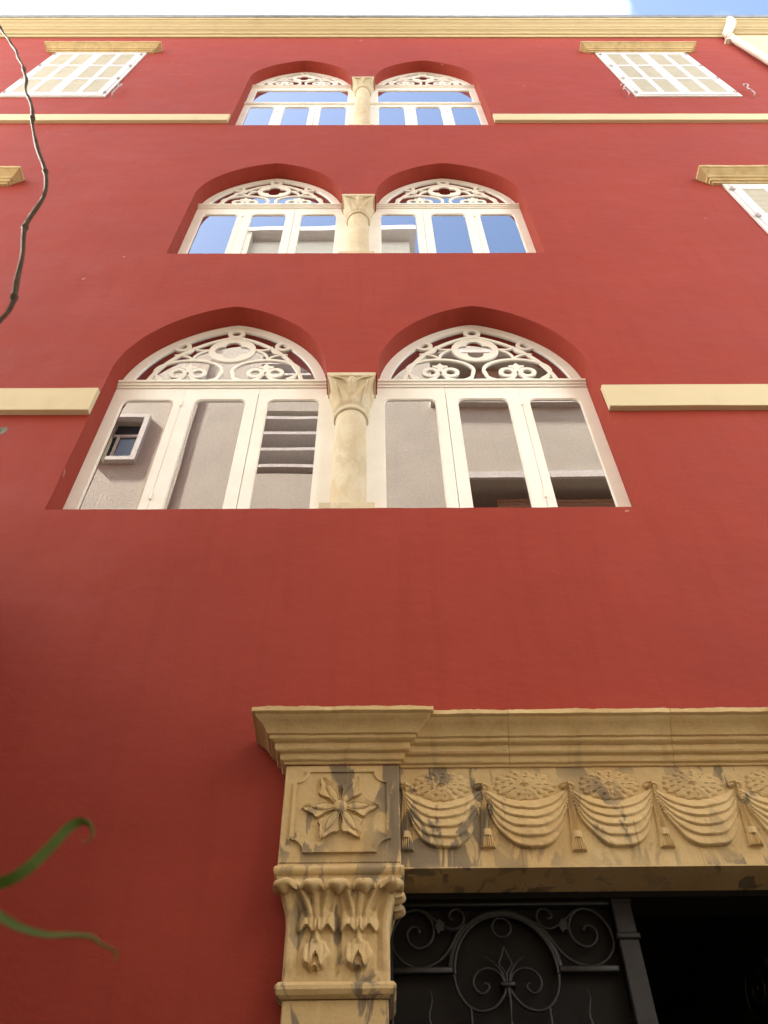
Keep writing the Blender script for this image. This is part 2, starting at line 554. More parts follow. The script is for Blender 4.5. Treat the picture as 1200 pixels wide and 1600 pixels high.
# body behind the front wall
b = MB()
b.box(WX0, WX0 + 0.3, 0.36, 11, -0.3, WZ); b.box(9.5, 9.8, 0.36, 11, -0.3, WZ); b.box(WX0 + 0.3, 9.5, 10.7, 11, -0.3, WZ)
b.build('rear_wall', 'red', house)
MB().box(WX0 - 0.05, 9.85, 0.36, 11.05, WZ, WZ + 0.25).build('roof', 'metal', house)
for z in (5.0, 9.35, 14.2, 21.4):
    MB().box(WX0 + 0.3, 9.5, 0.36, 10.7, z - 0.3, z).build('floor_slab', 'room', house)
MB().box(WX0 + 0.3, 9.5, 5.0, 5.2, 5.0, 21.1).build('inner_wall', 'room', house)
b = MB()
b.box(-0.5, -0.42, 0.36, 6.0, 0, 4.7); b.box(2.7, 2.78, 0.36, 6.0, 0, 4.7); b.box(-0.42, 2.7, 5.92, 6.0, 0, 4.7); b.box(-0.42, 2.7, 0.37, 5.92, 4.6, 4.69)
b.build('passage_wall', 'darkroom', house)

# corner strip, string courses, eaves cornice
MB().cbox(7.60, 9.8, -0.05, 0.36, -0.3, 21.6, 0.01).build('corner_strip', 'cream', house)
def string_course(x0, x1, z0, z1, slope0=0, slope1=0):
    n = max(2, int((x1 - x0) / 0.25))
    vs, fs = [], []
    prof = [(0.01, z0), (-0.047, z0), (-0.05, z0 + 0.004), (-0.05, z1 - 0.005), (-0.046, z1), (0.01, z1 + 0.006)]
    m = len(prof)
    for i in range(n + 1):
        x = x0 + (x1 - x0) * i / n
        for y, z in prof:
            nv = noise.noise_vector(Vector((x * 2, y * 5, z * 3)))
            vs.append((x, y + 0.0025 * nv.y, z + 0.0035 * nv.z))
    for i in range(n):
        for k in range(m - 1):
            fs.append((i * m + k, (i + 1) * m + k, (i + 1) * m + k + 1, i * m + k + 1))
    fs.append(tuple(range(m))); fs.append(tuple(n * m + k for k in range(m))[::-1])
    return MB().add(vs, fs).build('string_course', 'cream', house, True, 30)
string_course(WX0, -2.252, 7.10, 7.425)
string_course(1.848, WX1 - 0.002, 7.13, 7.445)
string_course(WX0, -2.258, 15.20, 15.53)
string_course(1.852, WX1 - 0.002, 15.20, 15.53)
EP = [(0.0, 0.0), (0.03, 0.0), (0.035, 0.16), (0.06, 0.17), (0.065, 0.25), (0.09, 0.29), (0.125, 0.32), (0.13, 0.40), (0.15, 0.42), (0.155, 0.48),
      (0.185, 0.53), (0.22, 0.57), (0.225, 0.66), (0.245, 0.67), (0.25, 0.80), (0.0, 0.80)]
sweep('eaves_cornice', 'roofcream', house, [(WX0, 0.0), (9.8, 0.0)], EP, 0, 1, 0.004, 3.0, 0.12, 21.60)
GP = [(0.0, 0.0), (0.26, 0.0), (0.285, 0.03), (0.29, 0.10), (0.27, 0.11), (0.0, 0.11)]
sweep('eaves_gutter', 'metal', house, [(WX0, 0.0), (9.8, 0.0)], GP, 0, 1, 0.002, 9.0, 0.3, 22.402)

# ---------------- window sash and tracery
WIN = ((-0.815, -0.375), (-0.205, 0.235), (0.415, 0.860))     # panes of the left window, from its centre
SEAM = (-0.308, 0.328)
INN, OUT = 1.085, -0.915                                       # inner edge (behind the column) and outer edge of the left window's frame
INN = 1.115
def rrect(x0, x1, z0, z1, r, rb=0.0, n=5):
    pts = []
    for cx, cz, a, rr in ((x1 - r, z1 - r, 0, r), (x0 + r, z1 - r, 90, r)):
        pts += [(cx + rr * math.cos(math.radians(a + 90 * i / n)), cz + rr * math.sin(math.radians(a + 90 * i / n))) for i in range(n + 1)]
    if rb:
        for cx, cz, a in ((x0 + rb, z0 + rb, 180), (x1 - rb, z0 + rb, 270)):
            pts += [(cx + rb * math.cos(math.radians(a + 90 * i / n)), cz + rb * math.sin(math.radians(a + 90 * i / n))) for i in range(n + 1)]
    else: pts += [(x0, z0), (x1, z0)]
    return pts
MESH = {}
def lunette(kind, zc, e, r):
    out = lunette_parts(kind, zc, e, r)
    for nm, me in out:
        for v in me.vertices: v.co.y = 0.2 + (v.co.y - 0.2) * 0.32
    return out
def lunette_parts(kind, zc, e, r):
    """parts of the fanlight in coordinates about the window centre and the sill; list of (name, mesh)"""
    out = []
    zt = 0.0
    n = 'tracery'
    # outer arched frame
    o1 = arch(0, zc, e, r, 0.003, 20, 0.0)
    o2 = arch(0, zc, e, r, 0.095, 20, 0.0)
    out.append(('arch_frame', MB().plate([o1 + o2[::-1]], 0.198, 0.262).mesh('arch_frame', 'white', True, 35)))
    mid = arch(0, zc, e, r, 0.218, 20, 0.0 if kind == 0 else 0.1)
    out.append(('tracery_arc', MB().band(mid, 0.036, 0.212, 0.247).mesh('tracery_arc', 'white', True, 35)))
    H = max(z for x, z in o1)
    k = (H - 0.0) / 1.085
    if kind == 0: Z = lambda z: z * k
    else: Z = lambda z: 0.11 + (z * (H - 0.11) / 1.085)
    kz = k if kind == 0 else (H - 0.11) / 1.085
    for x, z in ((0.0, 0.924), (-0.473, 0.672), (0.473, 0.672)):
        out.append(('tracery_ring', MB().plate([ell(x, Z(z), 0.083, 0.083 * min(kz, 1.1), 28), ell(x, Z(z), 0.044, 0.044 * min(kz, 1.1), 24)], 0.209, 0.245).mesh('tracery_ring', 'white', True, 35)))
    # quatrefoil in its ring
    q = []
    for i in range(64):
        a = 2 * PI * i / 64
        best = 0.055
        for c in range(4):
            t = a - c * PI / 2
            d = 0.083; rr = 0.070
            disc = rr * rr - (d * math.sin(t)) ** 2
            if disc > 0 and math.cos(t) > 0: best = max(best, d * math.cos(t) + math.sqrt(disc))
        q.append((best * math.cos(a) * 1.06, Z(0.600) + best * math.sin(a) * kz))
    out.append(('quatrefoil', MB().plate([ell(0, Z(0.600), 0.190, 0.186 * kz, 44), q], 0.216, 0.243).mesh('quatrefoil', 'white', True, 35)))
    out.append(('tracery_ring', MB().band(ell(0, Z(0.600), 0.205, 0.200 * kz, 44), 0.030, 0.208, 0.2465, True).mesh('tracery_ring', 'white', True, 35)))
    for s in (-1, 1):
        # large oval around the pair of eyes, open at the foot
        big = [(s * (0.345 + 0.30 * math.cos(a)), Z(0.225) + 0.195 * kz * math.sin(a)) for a in [math.radians(-62 + 304 * i / 40) for i in range(41)]]
        foot = (s * 0.12, Z(0.0)) 
        big = [(s * (0.345 + 0.30 * math.cos(a)), Z(0.225) + 0.195 * kz * math.sin(a)) for a in [math.radians(200 - 248 * i / 40) for i in range(41)]]
        out.append(('tracery_oval', MB().band(big, 0.032, 0.2105, 0.2455).mesh('tracery_oval', 'white', True, 35)))
        flare = spline([(s * 0.052, Z(0.21)), (s * 0.062, Z(0.14)), (s * 0.085, Z(0.08)), (s * 0.11, Z(0.045)), (s * 0.14, Z(0.012))], 4)
        out.append(('tracery_bar', MB().band(flare, 0.030, 0.2135, 0.2445).mesh('tracery_bar', 'white', True, 35)))
        for dx in (-0.089, 0.089):
            out.append(('tracery_eye', MB().plate([ell(s * 0.345 + dx, Z(0.186), 0.080, 0.080 * min(kz, 1.1), 28), ell(s * 0.345 + dx, Z(0.186), 0.043, 0.043 * min(kz, 1.1), 24)], 0.2075, 0.2435).mesh('tracery_eye', 'white', True, 35)))
            t = 1 if dx > 0 else -1
            arm = spline([(s * 0.345 + t * 0.035, Z(0.135)), (s * 0.345 + t * 0.075, Z(0.085)), (s * 0.345 + t * 0.16, Z(0.052)), (s * 0.345 + t * 0.235, Z(0.078)), (s * 0.345 + t * 0.275, Z(0.115))], 4)
            out.append(('tracery_bar', MB().band(arm, 0.027, 0.2145, 0.2425).mesh('tracery_bar', 'white', True, 35)))
            tear = spline([(s * 0.345 + t * 0.012, Z(0.165)), (s * 0.345 + t * 0.055, Z(0.085)), (s * 0.345 + t * 0.058, Z(0.03)), (s * 0.345 + t * 0.03, Z(0.006))], 4)
            out.append(('tracery_bar', MB().band(tear, 0.024, 0.2155, 0.2415).mesh('tracery_bar', 'white', True, 35)))
        # finial above the eyes
        fin = [(-0.018, 0.20), (0.018, 0.20), (0.026, 0.255), (0.07, 0.275), (0.068, 0.30), (0.03, 0.302), (0.012, 0.325), (0, 0.345),
               (-0.012, 0.325), (-0.03, 0.302), (-0.068, 0.30), (-0.07, 0.275), (-0.026, 0.255)]
        out.append(('tracery_finial', MB().plate([[(s * 0.345 + x, Z(z)) for x, z in fin]], 0.2065, 0.2425).mesh('tracery_finial', 'white', True, 35)))
        # curved diamond in the spandrel
        for pts in ([(0.345, 0.415), (0.372, 0.47), (0.435, 0.505), (0.52, 0.515)],
                    [(0.345, 0.415), (0.335, 0.48), (0.30, 0.545), (0.215, 0.61)],
                    [(0.36, 0.665), (0.372, 0.60), (0.415, 0.545), (0.52, 0.515)],
                    [(0.36, 0.665), (0.335, 0.62), (0.29, 0.605), (0.215, 0.61)]):
            out.append(('tracery_bar', MB().band(spline([(s * x, Z(z)) for x, z in pts], 4), 0.023, 0.2117, 0.2427).mesh('tracery_bar', 'white', True, 35)))
    if kind == 1:
        out.append(('tracery_bar', MB().box(-0.85, 0.85, 0.2125, 0.243, 0.085, 0.118).mesh('tracery_bar', 'white')))
        for i in range(5):
            cx = -0.60 + i * 0.30
            out.append(('tracery_bar', MB().band(ell(cx, 0.0, 0.15, 0.085, 16, 0, 180, False), 0.022, 0.2165, 0.2405).mesh('tracery_bar', 'white', True, 35)))
    gl = arch(0, zc, e, r, 0.05, 16, -0.0)
    out.append(('fanlight_pane', MB().plate([gl], 0.2475, 0.2515).mesh('fanlight_pane', 'glass')))
    return out

def sash(f, top):
    """casements of the left window, about the window centre and the sill height"""
    out = []
    tr = f['tr'] - f['sill']                       # underside of the transom
    zb = 0.03
    if top:
        z2 = 17.12 - f['sill']
        fr = [[(OUT + 0.002, zb), (INN, zb), (INN, tr), (OUT + 0.002, tr)],
              [(-0.80, z2 + 0.11), (0.86, z2 + 0.11), (0.86, tr - 0.16), (-0.80, tr - 0.16)]]
        fr[0] = [(OUT + 0.002, z2 - 0.03), (INN, z2 - 0.03), (INN, tr), (OUT + 0.002, tr)]
        out.append(('transom_light_frame', MB().plate(fr, 0.2, 0.25).mesh('transom_light_frame', 'white')))
        out.append(('transom_light_pane', MB().box(-0.82, 0.88, 0.2145, 0.2185, z2 + 0.09, tr - 0.14).mesh('transom_light_pane', 'glass')))
        out.append(('lower_transom', MB().add([], []).box(OUT + 0.004, INN, 0.172, 0.2, z2 - 0.02, z2 + 0.02).box(OUT + 0.004, INN, 0.184, 0.2, z2 - 0.05, z2 - 0.02).mesh('lower_transom', 'white')))
        zt = z2 - 0.031
        ptop = zt - 0.13
    else:
        zt = tr
        ptop = tr - 0.175
    bounds = (OUT + 0.002, SEAM[0], SEAM[1], INN)
    for i in range(3):
        x0, x1 = bounds[i] + (0.002 if i else 0), bounds[i + 1] - (0.002 if i < 2 else 0)
        p0, p1 = WIN[i]
        d = 0.196 if i == 1 else 0.2
        zz = zt - 0.003 if i != 1 else zt - 0.092
        hole = rrect(p0, p1, 0.17, ptop, 0.065, 0.05)
        hole2 = rrect(p0 + 0.008, p1 - 0.008, 0.178, ptop - 0.008, 0.062, 0.047)
        out.append(('casement', MB().plate([[(x0, zb), (x1, zb), (x1, zz), (x0, zz)], hole], d, 0.25).mesh('casement', 'white', True, 35)))
        out.append(('glazing_bead', MB().plate([hole, hole2], d + 0.007, 0.2135).mesh('glazing_bead', 'white', True, 35)))
        out.append(('pane', MB().box(p0 - 0.02, p1 + 0.02, 0.214, 0.218, 0.15, ptop + 0.02).mesh('pane', 'glass')))
    out.append(('head_rail', MB().plate([[(SEAM[0], zt - 0.088), (SEAM[1], zt - 0.088), (SEAM[1], zt - 0.003), (SEAM[0], zt - 0.003)]], 0.2, 0.25).mesh('head_rail', 'white')))
    for z in (0.38, 1.62 if not top else 1.55):
        b = MB().tube([(SEAM[0], 0.192, z - 0.035), (SEAM[0], 0.192, z + 0.035)], 0.010, 8)
        b.tube([(SEAM[0], 0.192, z + 0.035), (SEAM[0], 0.192, z + 0.05)], 0.006, 8)
        out.append(('hinge', b.mesh('hinge', 'white', True)))
    t = MB()
    t.box(OUT + 0.004, 1.0, 0.163, 0.26, tr + 0.062, tr + 0.088)
    t.box(OUT + 0.004, 1.0, 0.178, 0.26, tr + 0.030, tr + 0.0615)
    t.box(OUT + 0.004, 1.0, 0.190, 0.26, tr + 0.001, tr + 0.0295)
    out.append(('transom', t.mesh('transom', 'white')))
    return out

names = ('lower', 'middle', 'top')
lun_cache = {}
for fi, f in enumerate(FL):
    kind = 1 if fi == 2 else 0
    base = f['tr'] + 0.088
    key = 0 if fi < 2 else 1
    if key not in lun_cache:
        lun_cache[key] = (lunette(kind, f['zc'] - base, f['e'], f['r']), sash(f, fi == 2))
    lu, sa = lun_cache[key]
    for side in (0, 1):
        w = empty('arched_window', house, (WC[side], 0, f['sill']),
                  label='%s arched window on the %s of its pair with ivory tracery and three glazed casements' % (names[fi], ('left', 'right')[side]))
        for nm, me in lu:
            place(me, nm, w, (0, 0, base - f['sill']), (1 if side == 0 else -1, 1, 1))
        for nm, me in sa:
            place(me, nm, w, (0, 0, 0), (1 if side == 0 else -1, 1, 1))
    # column between the two openings
    c = empty('stone_column', house, (AX, 0, f['sill']), label='%s pale stone column with leaf capital between arched windows' % names[fi])
    Hc = f['cap'] - f['sill']
    cy = 0.165
    b = MB()
    vs, fs = [], []
    b.cbox(-0.193, 0.193, 0.004, 0.33, -0.03, 0.075, 0.008)
    b.build('column_base', 'column', c)
    zs = Hc - 0.475
    MB().lathe(0, cy, [(0.150, 0.075), (0.150, 0.085), (0.140, 0.095), (0.132, 0.12), (0.131, zs * 0.5), (0.124, zs), (0.124, zs + 0.02)], 40).build('shaft', 'column', c, True)
    MB().lathe(0, cy, [(0.122, zs + 0.002), (0.140, zs + 0.006), (0.146, zs + 0.02), (0.146, zs + 0.034), (0.140, zs + 0.046), (0.122, zs + 0.05)], 40).build('neck_ring', 'column', c, True)
    # capital: round below, square above, with leaves
    N = 64
    vs, fs = [], []
    rows = 22
    z0c, z1c = zs + 0.045, Hc - 0.062
    for j in range(rows + 1):
        v = j / rows
        fl = v ** 1.25
        half = 0.124 + 0.056 * fl
        sq = sm(0.25, 1.0, v)
        for k in range(N):
            a = 2 * PI * (k + 0.5) / N
            ca, sa_ = math.cos(a), math.sin(a)
            rs = min(1 / max(abs(ca), 1e-6), 1 / max(abs(sa_), 1e-6))
            r = half * ((1 - sq) + sq * min(rs, 1.36))
            # leaves: one per corner and one slender leaf per face
            am = (a + PI / 4) % (PI / 2) - PI / 4        # angle from face centre
            leafline = abs(am) / (PI / 4)
            edge = 0.12 + 0.75 * sm(0.15, 0.95, v)
            r += 0.020 * sm(edge - 0.03, edge + 0.05, leafline) * sm(0.02, 0.2, v) + 0.008 * math.exp(-((leafline - edge) / 0.06) ** 2) * sm(0.1, 0.3, v)
            r += 0.020 * max(0, 1 - (leafline / (0.30 * max(0.02, 1 - abs(v - 0.72) * 2.6))) ** 2) * (1 if abs(v - 0.72) < 0.36 else 0)
            vs.append((r * ca, cy + r * sa_, z0c + (z1c - z0c) * v))
    for j in range(rows):
        for k in range(N):
            k2 = (k + 1) % N
            fs.append((j * N + k, j * N + k2, (j + 1) * N + k2, (j + 1) * N + k))
    fs.append(tuple(range(N))[::-1]); fs.append(tuple(rows * N + k for k in range(N)))
    MB().add(vs, fs).build('capital', 'column', c, True, 50)
    def on_face(x, v):
        return (x, cy - (0.124 + 0.056 * v ** 1.25) - 0.004 - 0.006 * sm(0.3, 1, v), z0c + (z1c - z0c) * v)
    for s in (-1, 1):
        MB().tube(spline([on_face(s * x, v) for x, v in ((0.180, 0.97), (0.120, 0.955), (0.065, 0.90), (0.032, 0.78), (0.018, 0.62))], 5), [0.009] * 8 + [0.007] * 8 + [0.005] * 5, 8).build('leaf_rib', 'column', c, True)
        MB().tube(spline([on_face(s * x, v) for x, v in ((0.135, 0.86), (0.118, 0.6), (0.098, 0.3), (0.085, 0.1))], 5), [0.008 - 0.0004 * i for i in range(16)], 8).build('leaf_rib', 'column', c, True)
    b = MB()
    lf = [on_face(x, v) for x, v in ((0, 0.60), (0.028, 0.70), (0.034, 0.80), (0.020, 0.90), (0, 0.94), (-0.020, 0.90), (-0.034, 0.80), (-0.028, 0.70))]
    ce = on_face(0, 0.79)
    b.add([(ce[0], ce[1] - 0.022, ce[2])] + lf, [(0, i + 1, (i + 1) % 8 + 1) for i in range(8)])
    b.build('leaf_bud', 'column', c, True, 20)
    MB().cbox(-0.203, 0.203, -0.026, 0.355, Hc - 0.062, Hc - 0.002, 0.007).build('abacus', 'column', c)

# ---------------- shutters with stone hoods
HP = [(0.0, 0.0), (0.035, 0.0), (0.04, 0.03), (0.06, 0.035), (0.065, 0.075), (0.085, 0.085), (0.09, 0.115), (0.11, 0.14), (0.14, 0.175), (0.155, 0.19), (0.158, 0.205), (0.17, 0.208), (0.17, 0.262), (0.0, 0.262)]
def shutter(x0, x1, z0, z1, label, stays=()):
    sh = empty('shuttered_window', house, ((x0 + x1) / 2, 0, z0), label=label)
    w = (x1 - x0) / 2
    H = z1 - z0
    MB().plate([[(-w, 0), (w, 0), (w, H - 0.001), (-w, H - 0.001)], [(-w + 0.055, 0.05), (w - 0.055, 0.05), (w - 0.055, H - 0.05), (-w + 0.055, H - 0.05)]], -0.022, 0.001).build('frame', 'shutter', sh)
    for s in (-1, 1):
        a, b_ = (-w + 0.058, -0.004) if s < 0 else (0.004, w - 0.058)
        lw = b_ - a
        pw = (lw - 0.11 - 0.09 - 0.08) / 2
        xs = [a + (0.11 if s < 0 else 0.08), a + (0.11 if s < 0 else 0.08) + pw + 0.09]
        rh = (H - 0.1 - 0.17 * 2 - 0.11 * 2) / 3
        zs = [0.05 + 0.17 + i * (rh + 0.11) for i in range(3)]
        holes = [[(x, z), (x + pw, z), (x + pw, z + rh), (x, z + rh)] for x in xs for z in zs]
        MB().plate([[(a, 0.053), (b_, 0.053), (b_, H - 0.053), (a, H - 0.053)]] + holes, -0.034, -0.002).build('shutter_leaf', 'shutter', sh)
        for x in xs:
            for z in zs:
                lb = MB()
                n = int(rh / 0.042)
                for i in range(n):
                    zz = z + 0.004 + i * (rh - 0.006) / n
                    lb.add([(x, -0.030, zz), (x + pw, -0.030, zz), (x + pw, -0.0262, zz + 0.042), (x, -0.0262, zz + 0.042),
                            (x, -0.026, zz - 0.001), (x + pw, -0.026, zz - 0.001), (x + pw, -0.0222, zz + 0.041), (x, -0.0222, zz + 0.041)],
                           [(0, 1, 2, 3), (7, 6, 5, 4), (0, 4, 5, 1), (1, 5, 6, 2), (2, 6, 7, 3), (3, 7, 4, 0)])
                lb.add([(x, -0.0025, z), (x + pw, -0.0025, z), (x + pw, -0.0025, z + rh), (x, -0.0025, z + rh)], [(0, 1, 2, 3)])
                lb.build('louvre_panel', 'louvre', sh)
        for i in range(4):
            z = 0.22 + i * (H - 0.44) / 3
            hx = s * (w - 0.058)
            hb = MB().tube([(hx, -0.042, z - 0.05), (hx, -0.042, z + 0.05)], 0.013, 8)
            hb.box(hx - 0.045, hx + 0.03, -0.039, -0.0345, z - 0.018, z + 0.018)
            hb.build('hinge', 'hookmetal', sh, True)
    if True:
        px = w + 0.09
        sweep('hood', 'hood', sh, [(-px, 0.0), (-px, -0.001), (px, -0.001), (px, 0.0)], HP, 0, 3, 0.003, x0, 0.05, H + 0.001)
    for sx, sz in stays:
        st = MB().tube([(sx, 0.0, sz), (sx + 0.005, -0.05, sz + 0.0), (sx + 0.008, -0.075, sz + 0.03), (sx + 0.01, -0.07, sz + 0.30), (sx + 0.012, -0.07, sz + 0.42)], 0.011, 7)
        st.tube([(sx + 0.012, -0.07, sz + 0.40), (sx + 0.05, -0.085, sz + 0.47), (sx + 0.05, -0.085, sz + 0.55), (sx + 0.0, -0.08, sz + 0.56), (sx - 0.01, -0.075, sz + 0.47)], 0.013, 7)
        st.tube([(sx + 0.01, -0.07, sz + 0.22), (sx - 0.05, -0.09, sz + 0.20)], 0.01, 6)
        st.build('shutter_stay', 'hookmetal', sh, True)
shutter(-6.31, -4.51, 16.72, 20.08, 'closed white louvred shutters under stone hood, top floor by the hanging vine', ((1.03, -0.02),))
shutter(4.40, 6.20, 16.72, 20.08, 'closed white louvred shutters under stone hood, top floor beside the downpipe', ((-1.04, -0.02), (1.08, -0.02)))
shutter(-6.62, -4.79, 9.2, 12.36, 'shutters under stone hood at the left edge, middle floor')
shutter(4.44, 6.26, 9.2, 12.36, 'white louvred shutters under stone hood at the right edge, middle floor')

# ---------------- downpipe
dp = empty('downpipe', house, (7.46, 0, 0), label='pale downpipe with flared head running down from the eaves')
P = [(0.30, -0.22, 22.30), (0.26, -0.22, 22.05), (0.14, -0.16, 21.75), (0.02, -0.11, 21.50), (0.0, -0.09, 21.30)]
MB().tube(spline(P, 5), [0.085] * 6 + [0.11] * 5 + [0.1] * 5 + [0.075] * 5, 16).build('pipe_head', 'pipe', dp, True)
MB().tube([(0, -0.09, 21.34), (0, -0.09, 12), (0, -0.09, 4), (0, -0.09, 0.1)], 0.068, 16).build('pipe', 'pipe', dp, True)
for z in (21.25, 21.10, 16.5, 12.0, 7.5, 3.0):
    MB().lathe(0, -0.09, [(0.07, z), (0.084, z + 0.01), (0.084, z + 0.06), (0.07, z + 0.07)], 16).build('pipe_collar', 'pipe', dp, True)
MB().box(-0.16, 0.02, -0.10, 0.0, 20.98, 21.05).build('pipe_bracket', 'pipe', dp)

# ------------------------------------------------------------------ carved stone doorway
portal = empty('carved_doorway', house, (0, 0, 0), label='carved tan stone doorway surround with moulded cornice and swag frieze')
PL, PRr = -0.440, 0.100
QL, QR = 2.10, 2.64
YP, YF = -0.100, -0.065
# cornice
CP = [(0.0, 0.0), (0.010, 0.0), (0.013, 0.010), (0.026, 0.015), (0.030, 0.022), (0.031, 0.045), (0.050, 0.050), (0.056, 0.058), (0.058, 0.086),
      (0.078, 0.092), (0.084, 0.098), (0.085, 0.112), (0.097, 0.116), (0.102, 0.128), (0.114, 0.146), (0.133, 0.163), (0.150, 0.175), (0.157, 0.186), (0.168, 0.189), (0.173, 0.193), (0.172, 0.216), (0.165, 0.220), (0.0, 0.222)]
J1, J2 = 0.640, 1.44
path = [(PL, 0.0), (PL, YP), (PRr, YP), (PRr, YF), (J1 - 0.001, YF), (J1 + 0.001, YF), (J2 - 0.001, YF), (J2 + 0.001, YF), (QL, YF), (QL, YP), (QR, YP), (QR, 0.0)]
for a, b_ in ((0, 3), (3, 4), (5, 6), (7, 8), (8, 11)):
    sweep('cornice_block', 'stone_clean', portal, path, CP, a, b_, 0.0032, a * 3.7, 0.012, 3.878)
# frieze / lintel
for x0, x1 in ((PRr - 0.02, J1 - 0.0008), (J1 + 0.0008, J2 - 0.0008), (J2 + 0.0008, QL + 0.02)):
    MB().box(x0, x1, YF, 0.165, 3.379, 3.8775).build('lintel_block', 'stone', portal)
# iron-dark rebate behind the lintel
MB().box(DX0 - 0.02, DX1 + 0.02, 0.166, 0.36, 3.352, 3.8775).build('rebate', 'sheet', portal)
KN = [0.110, 0.492, 0.900, 1.298, 1.697, 2.090]
KZ = 3.773
def swag_h(hw, sd_=0.0):
    def h(x, z):
        x = x + 0.010 * noise.noise(Vector((x * 9, z * 9, sd_ * 3.1)))
        z = z + 0.007 * noise.noise(Vector((x * 11, z * 7, sd_ * 5.3 + 2)))
        u = min(abs(x) / hw, 1.0)
        top = -0.012 - 0.070 * (1 - u ** 2.0)
        bot = -0.015 - 0.292 * (1 - u ** 3.0) ** 0.85
        if z > top + 0.004 or z < bot: return 0
        t = (top - z) / max(top - bot, 1e-4)
        t = min(max(t, 0), 0.9999)
        k = 5.0
        fr = (t * k) % 1.0
        rise = fr ** 0.75 * 0.013
        lip = 1 - sm(0.86, 1.0, fr)
        hh = 0.010 + rise * (0.35 + 0.65 * lip) + 0.012 * math.sin(PI * min(t * 1.02, 1)) * (1 - u * u)
        hh *= 1.0 - 0.35 * u ** 4
        hh += 0.0026 * noise.noise(Vector((x * 35, z * 35, sd_)))
        return max(hh, 0.002)
    return h
def wreath_h(x, z):
    rx, rz = 0.138, 0.078
    a = math.atan2(z / rz, x / rx)
    rr = math.hypot(x / rx, z / rz)
    edge = 1.0 + 0.05 * math.cos(a * 17) + 0.03 * math.cos(a * 7 + 1)
    if rr > edge: return 0
    h = 0.014 * (1 - (rr / edge) ** 2.4) + 0.0025
    h -= 0.008 * max(0, math.cos(a * 13 + 2.2 * noise.noise(Vector((a * 2, 0, 5))))) ** 8 * sm(0.62, 0.68, rr) * (1 - sm(0.8, 0.86, rr))
    h -= 0.007 * max(0, math.cos(a * 8 + 0.6 + 2 * noise.noise(Vector((a * 2, 3, 5))))) ** 8 * sm(0.38, 0.42, rr) * (1 - sm(0.5, 0.55, rr))
    h += 0.011 * max(0, 1 - (rr / 0.17) ** 2) * (0.8 + 0.35 * math.cos(a * 4))
    h -= 0.006 * max(0, 1 - (rr / 0.06) ** 2)
    h += 0.0025 * noise.noise(Vector((x * 60, z * 60, 3)))
    return max(h, 0.002)
for i in range(len(KN) - 1):
    hw = (KN[i + 1] - KN[i]) / 2
    cx = (KN[i + 1] + KN[i]) / 2
    me = MB().field(-hw, hw, -0.32, 0.01, 92, 88, swag_h(hw, i * 1.7), YF).mesh('swag', 'stone', True, 55)
    place(me, 'swag', portal, (cx, 0, KZ))
    me = MB().field(-0.150, 0.150, -0.086, 0.086, 72, 60, wreath_h, YF - 0.002).mesh('rosette', 'stone', True, 60)
    place(me, 'rosette', portal, (cx, 0, KZ + 0.006), (hw / 0.2, 1, 1))
def tassel_mesh():
    def h(x, z):
        # knot
        r = math.hypot(x / 0.038, z / 0.024)
        v = 0
        if r < 1: v = 0.030 * math.sqrt(1 - r * r) * (0.85 + 0.2 * math.cos(math.atan2(z, x) * 5))
        if -0.245 < z <= 0:
            t = -z / 0.245
            w = 0.012 + 0.012 * t
            if abs(x) < w: v = max(v, 0.014 * (1 - (x / w) ** 2) ** 0.5 * (0.72 + 0.28 * math.cos(x * 900)))
        if -0.275 < z <= -0.24:
            w = 0.024
            if abs(x) < w: v = max(v, 0.024 * (1 - (x / w) ** 2) ** 0.5)
        if -0.335 < z <= -0.27:
            t = (-z - 0.27) / 0.065
            w = 0.026 + 0.008 * t
            if abs(x) < w: v = max(v, (0.018 + 0.006 * t) * (1 - (x / w) ** 4) ** 0.5 * (0.78 + 0.22 * math.cos(x * 700)))
        return v
    return MB().field(-0.045, 0.045, -0.345, 0.03, 44, 120, h, YF - 0.001).mesh('tassel', 'stone', True, 60)
tm = tassel_mesh()
for i, x in enumerate(KN):
    place(tm, 'tassel', portal, (x + (0.016 if i == 0 else -0.016 if i == len(KN) - 1 else 0), -0.001, KZ), (1, 1, (0.95, 0.92, 0.97, 0.93, 0.92, 0.95)[i]))

def flower_h(x, z):
    r = math.hypot(x, z)
    best = 0
    L = 0.178
    tab = [(0, .05), (.2, .09), (.36, .14), (.48, .23), (.58, .295), (.64, .285), (.70, .20), (.78, .15), (.88, .10), (.95, .045), (1, 0)]
    for k in range(6):
        a = math.radians(60 * k + 1)
        s = (x * math.cos(a) + z * math.sin(a)) / L
        d = abs(-x * math.sin(a) + z * math.cos(a)) / L
        if 0 < s < 1:
            w = lerp_tab(tab, s)
            if d < w:
                h = 0.012 + 0.009 * sm(0, 1, d / w) + 0.006 * s
                lw = 0.085 * math.sin(PI * min(max((s - 0.12) / 0.62, 0), 1)) ** 0.7
                if lw > 0 and d < lw: h += 0.010 * (1 - (d / lw) ** 2) ** 0.6
                elif lw > 0 and d < lw + 0.02: h -= 0.003
                best = max(best, h)
    if r < 0.030: best = max(best, 0.016 + 0.022 * math.sqrt(1 - (r / 0.030) ** 2))
    if best > 0: best += 0.0015 * noise.noise(Vector((x * 50, z * 50, 1)))
    return best
flower = MB().field(-0.19, 0.19, -0.19, 0.19, 120, 120, flower_h, -0.005).mesh('flower_relief', 'stone', True, 60)
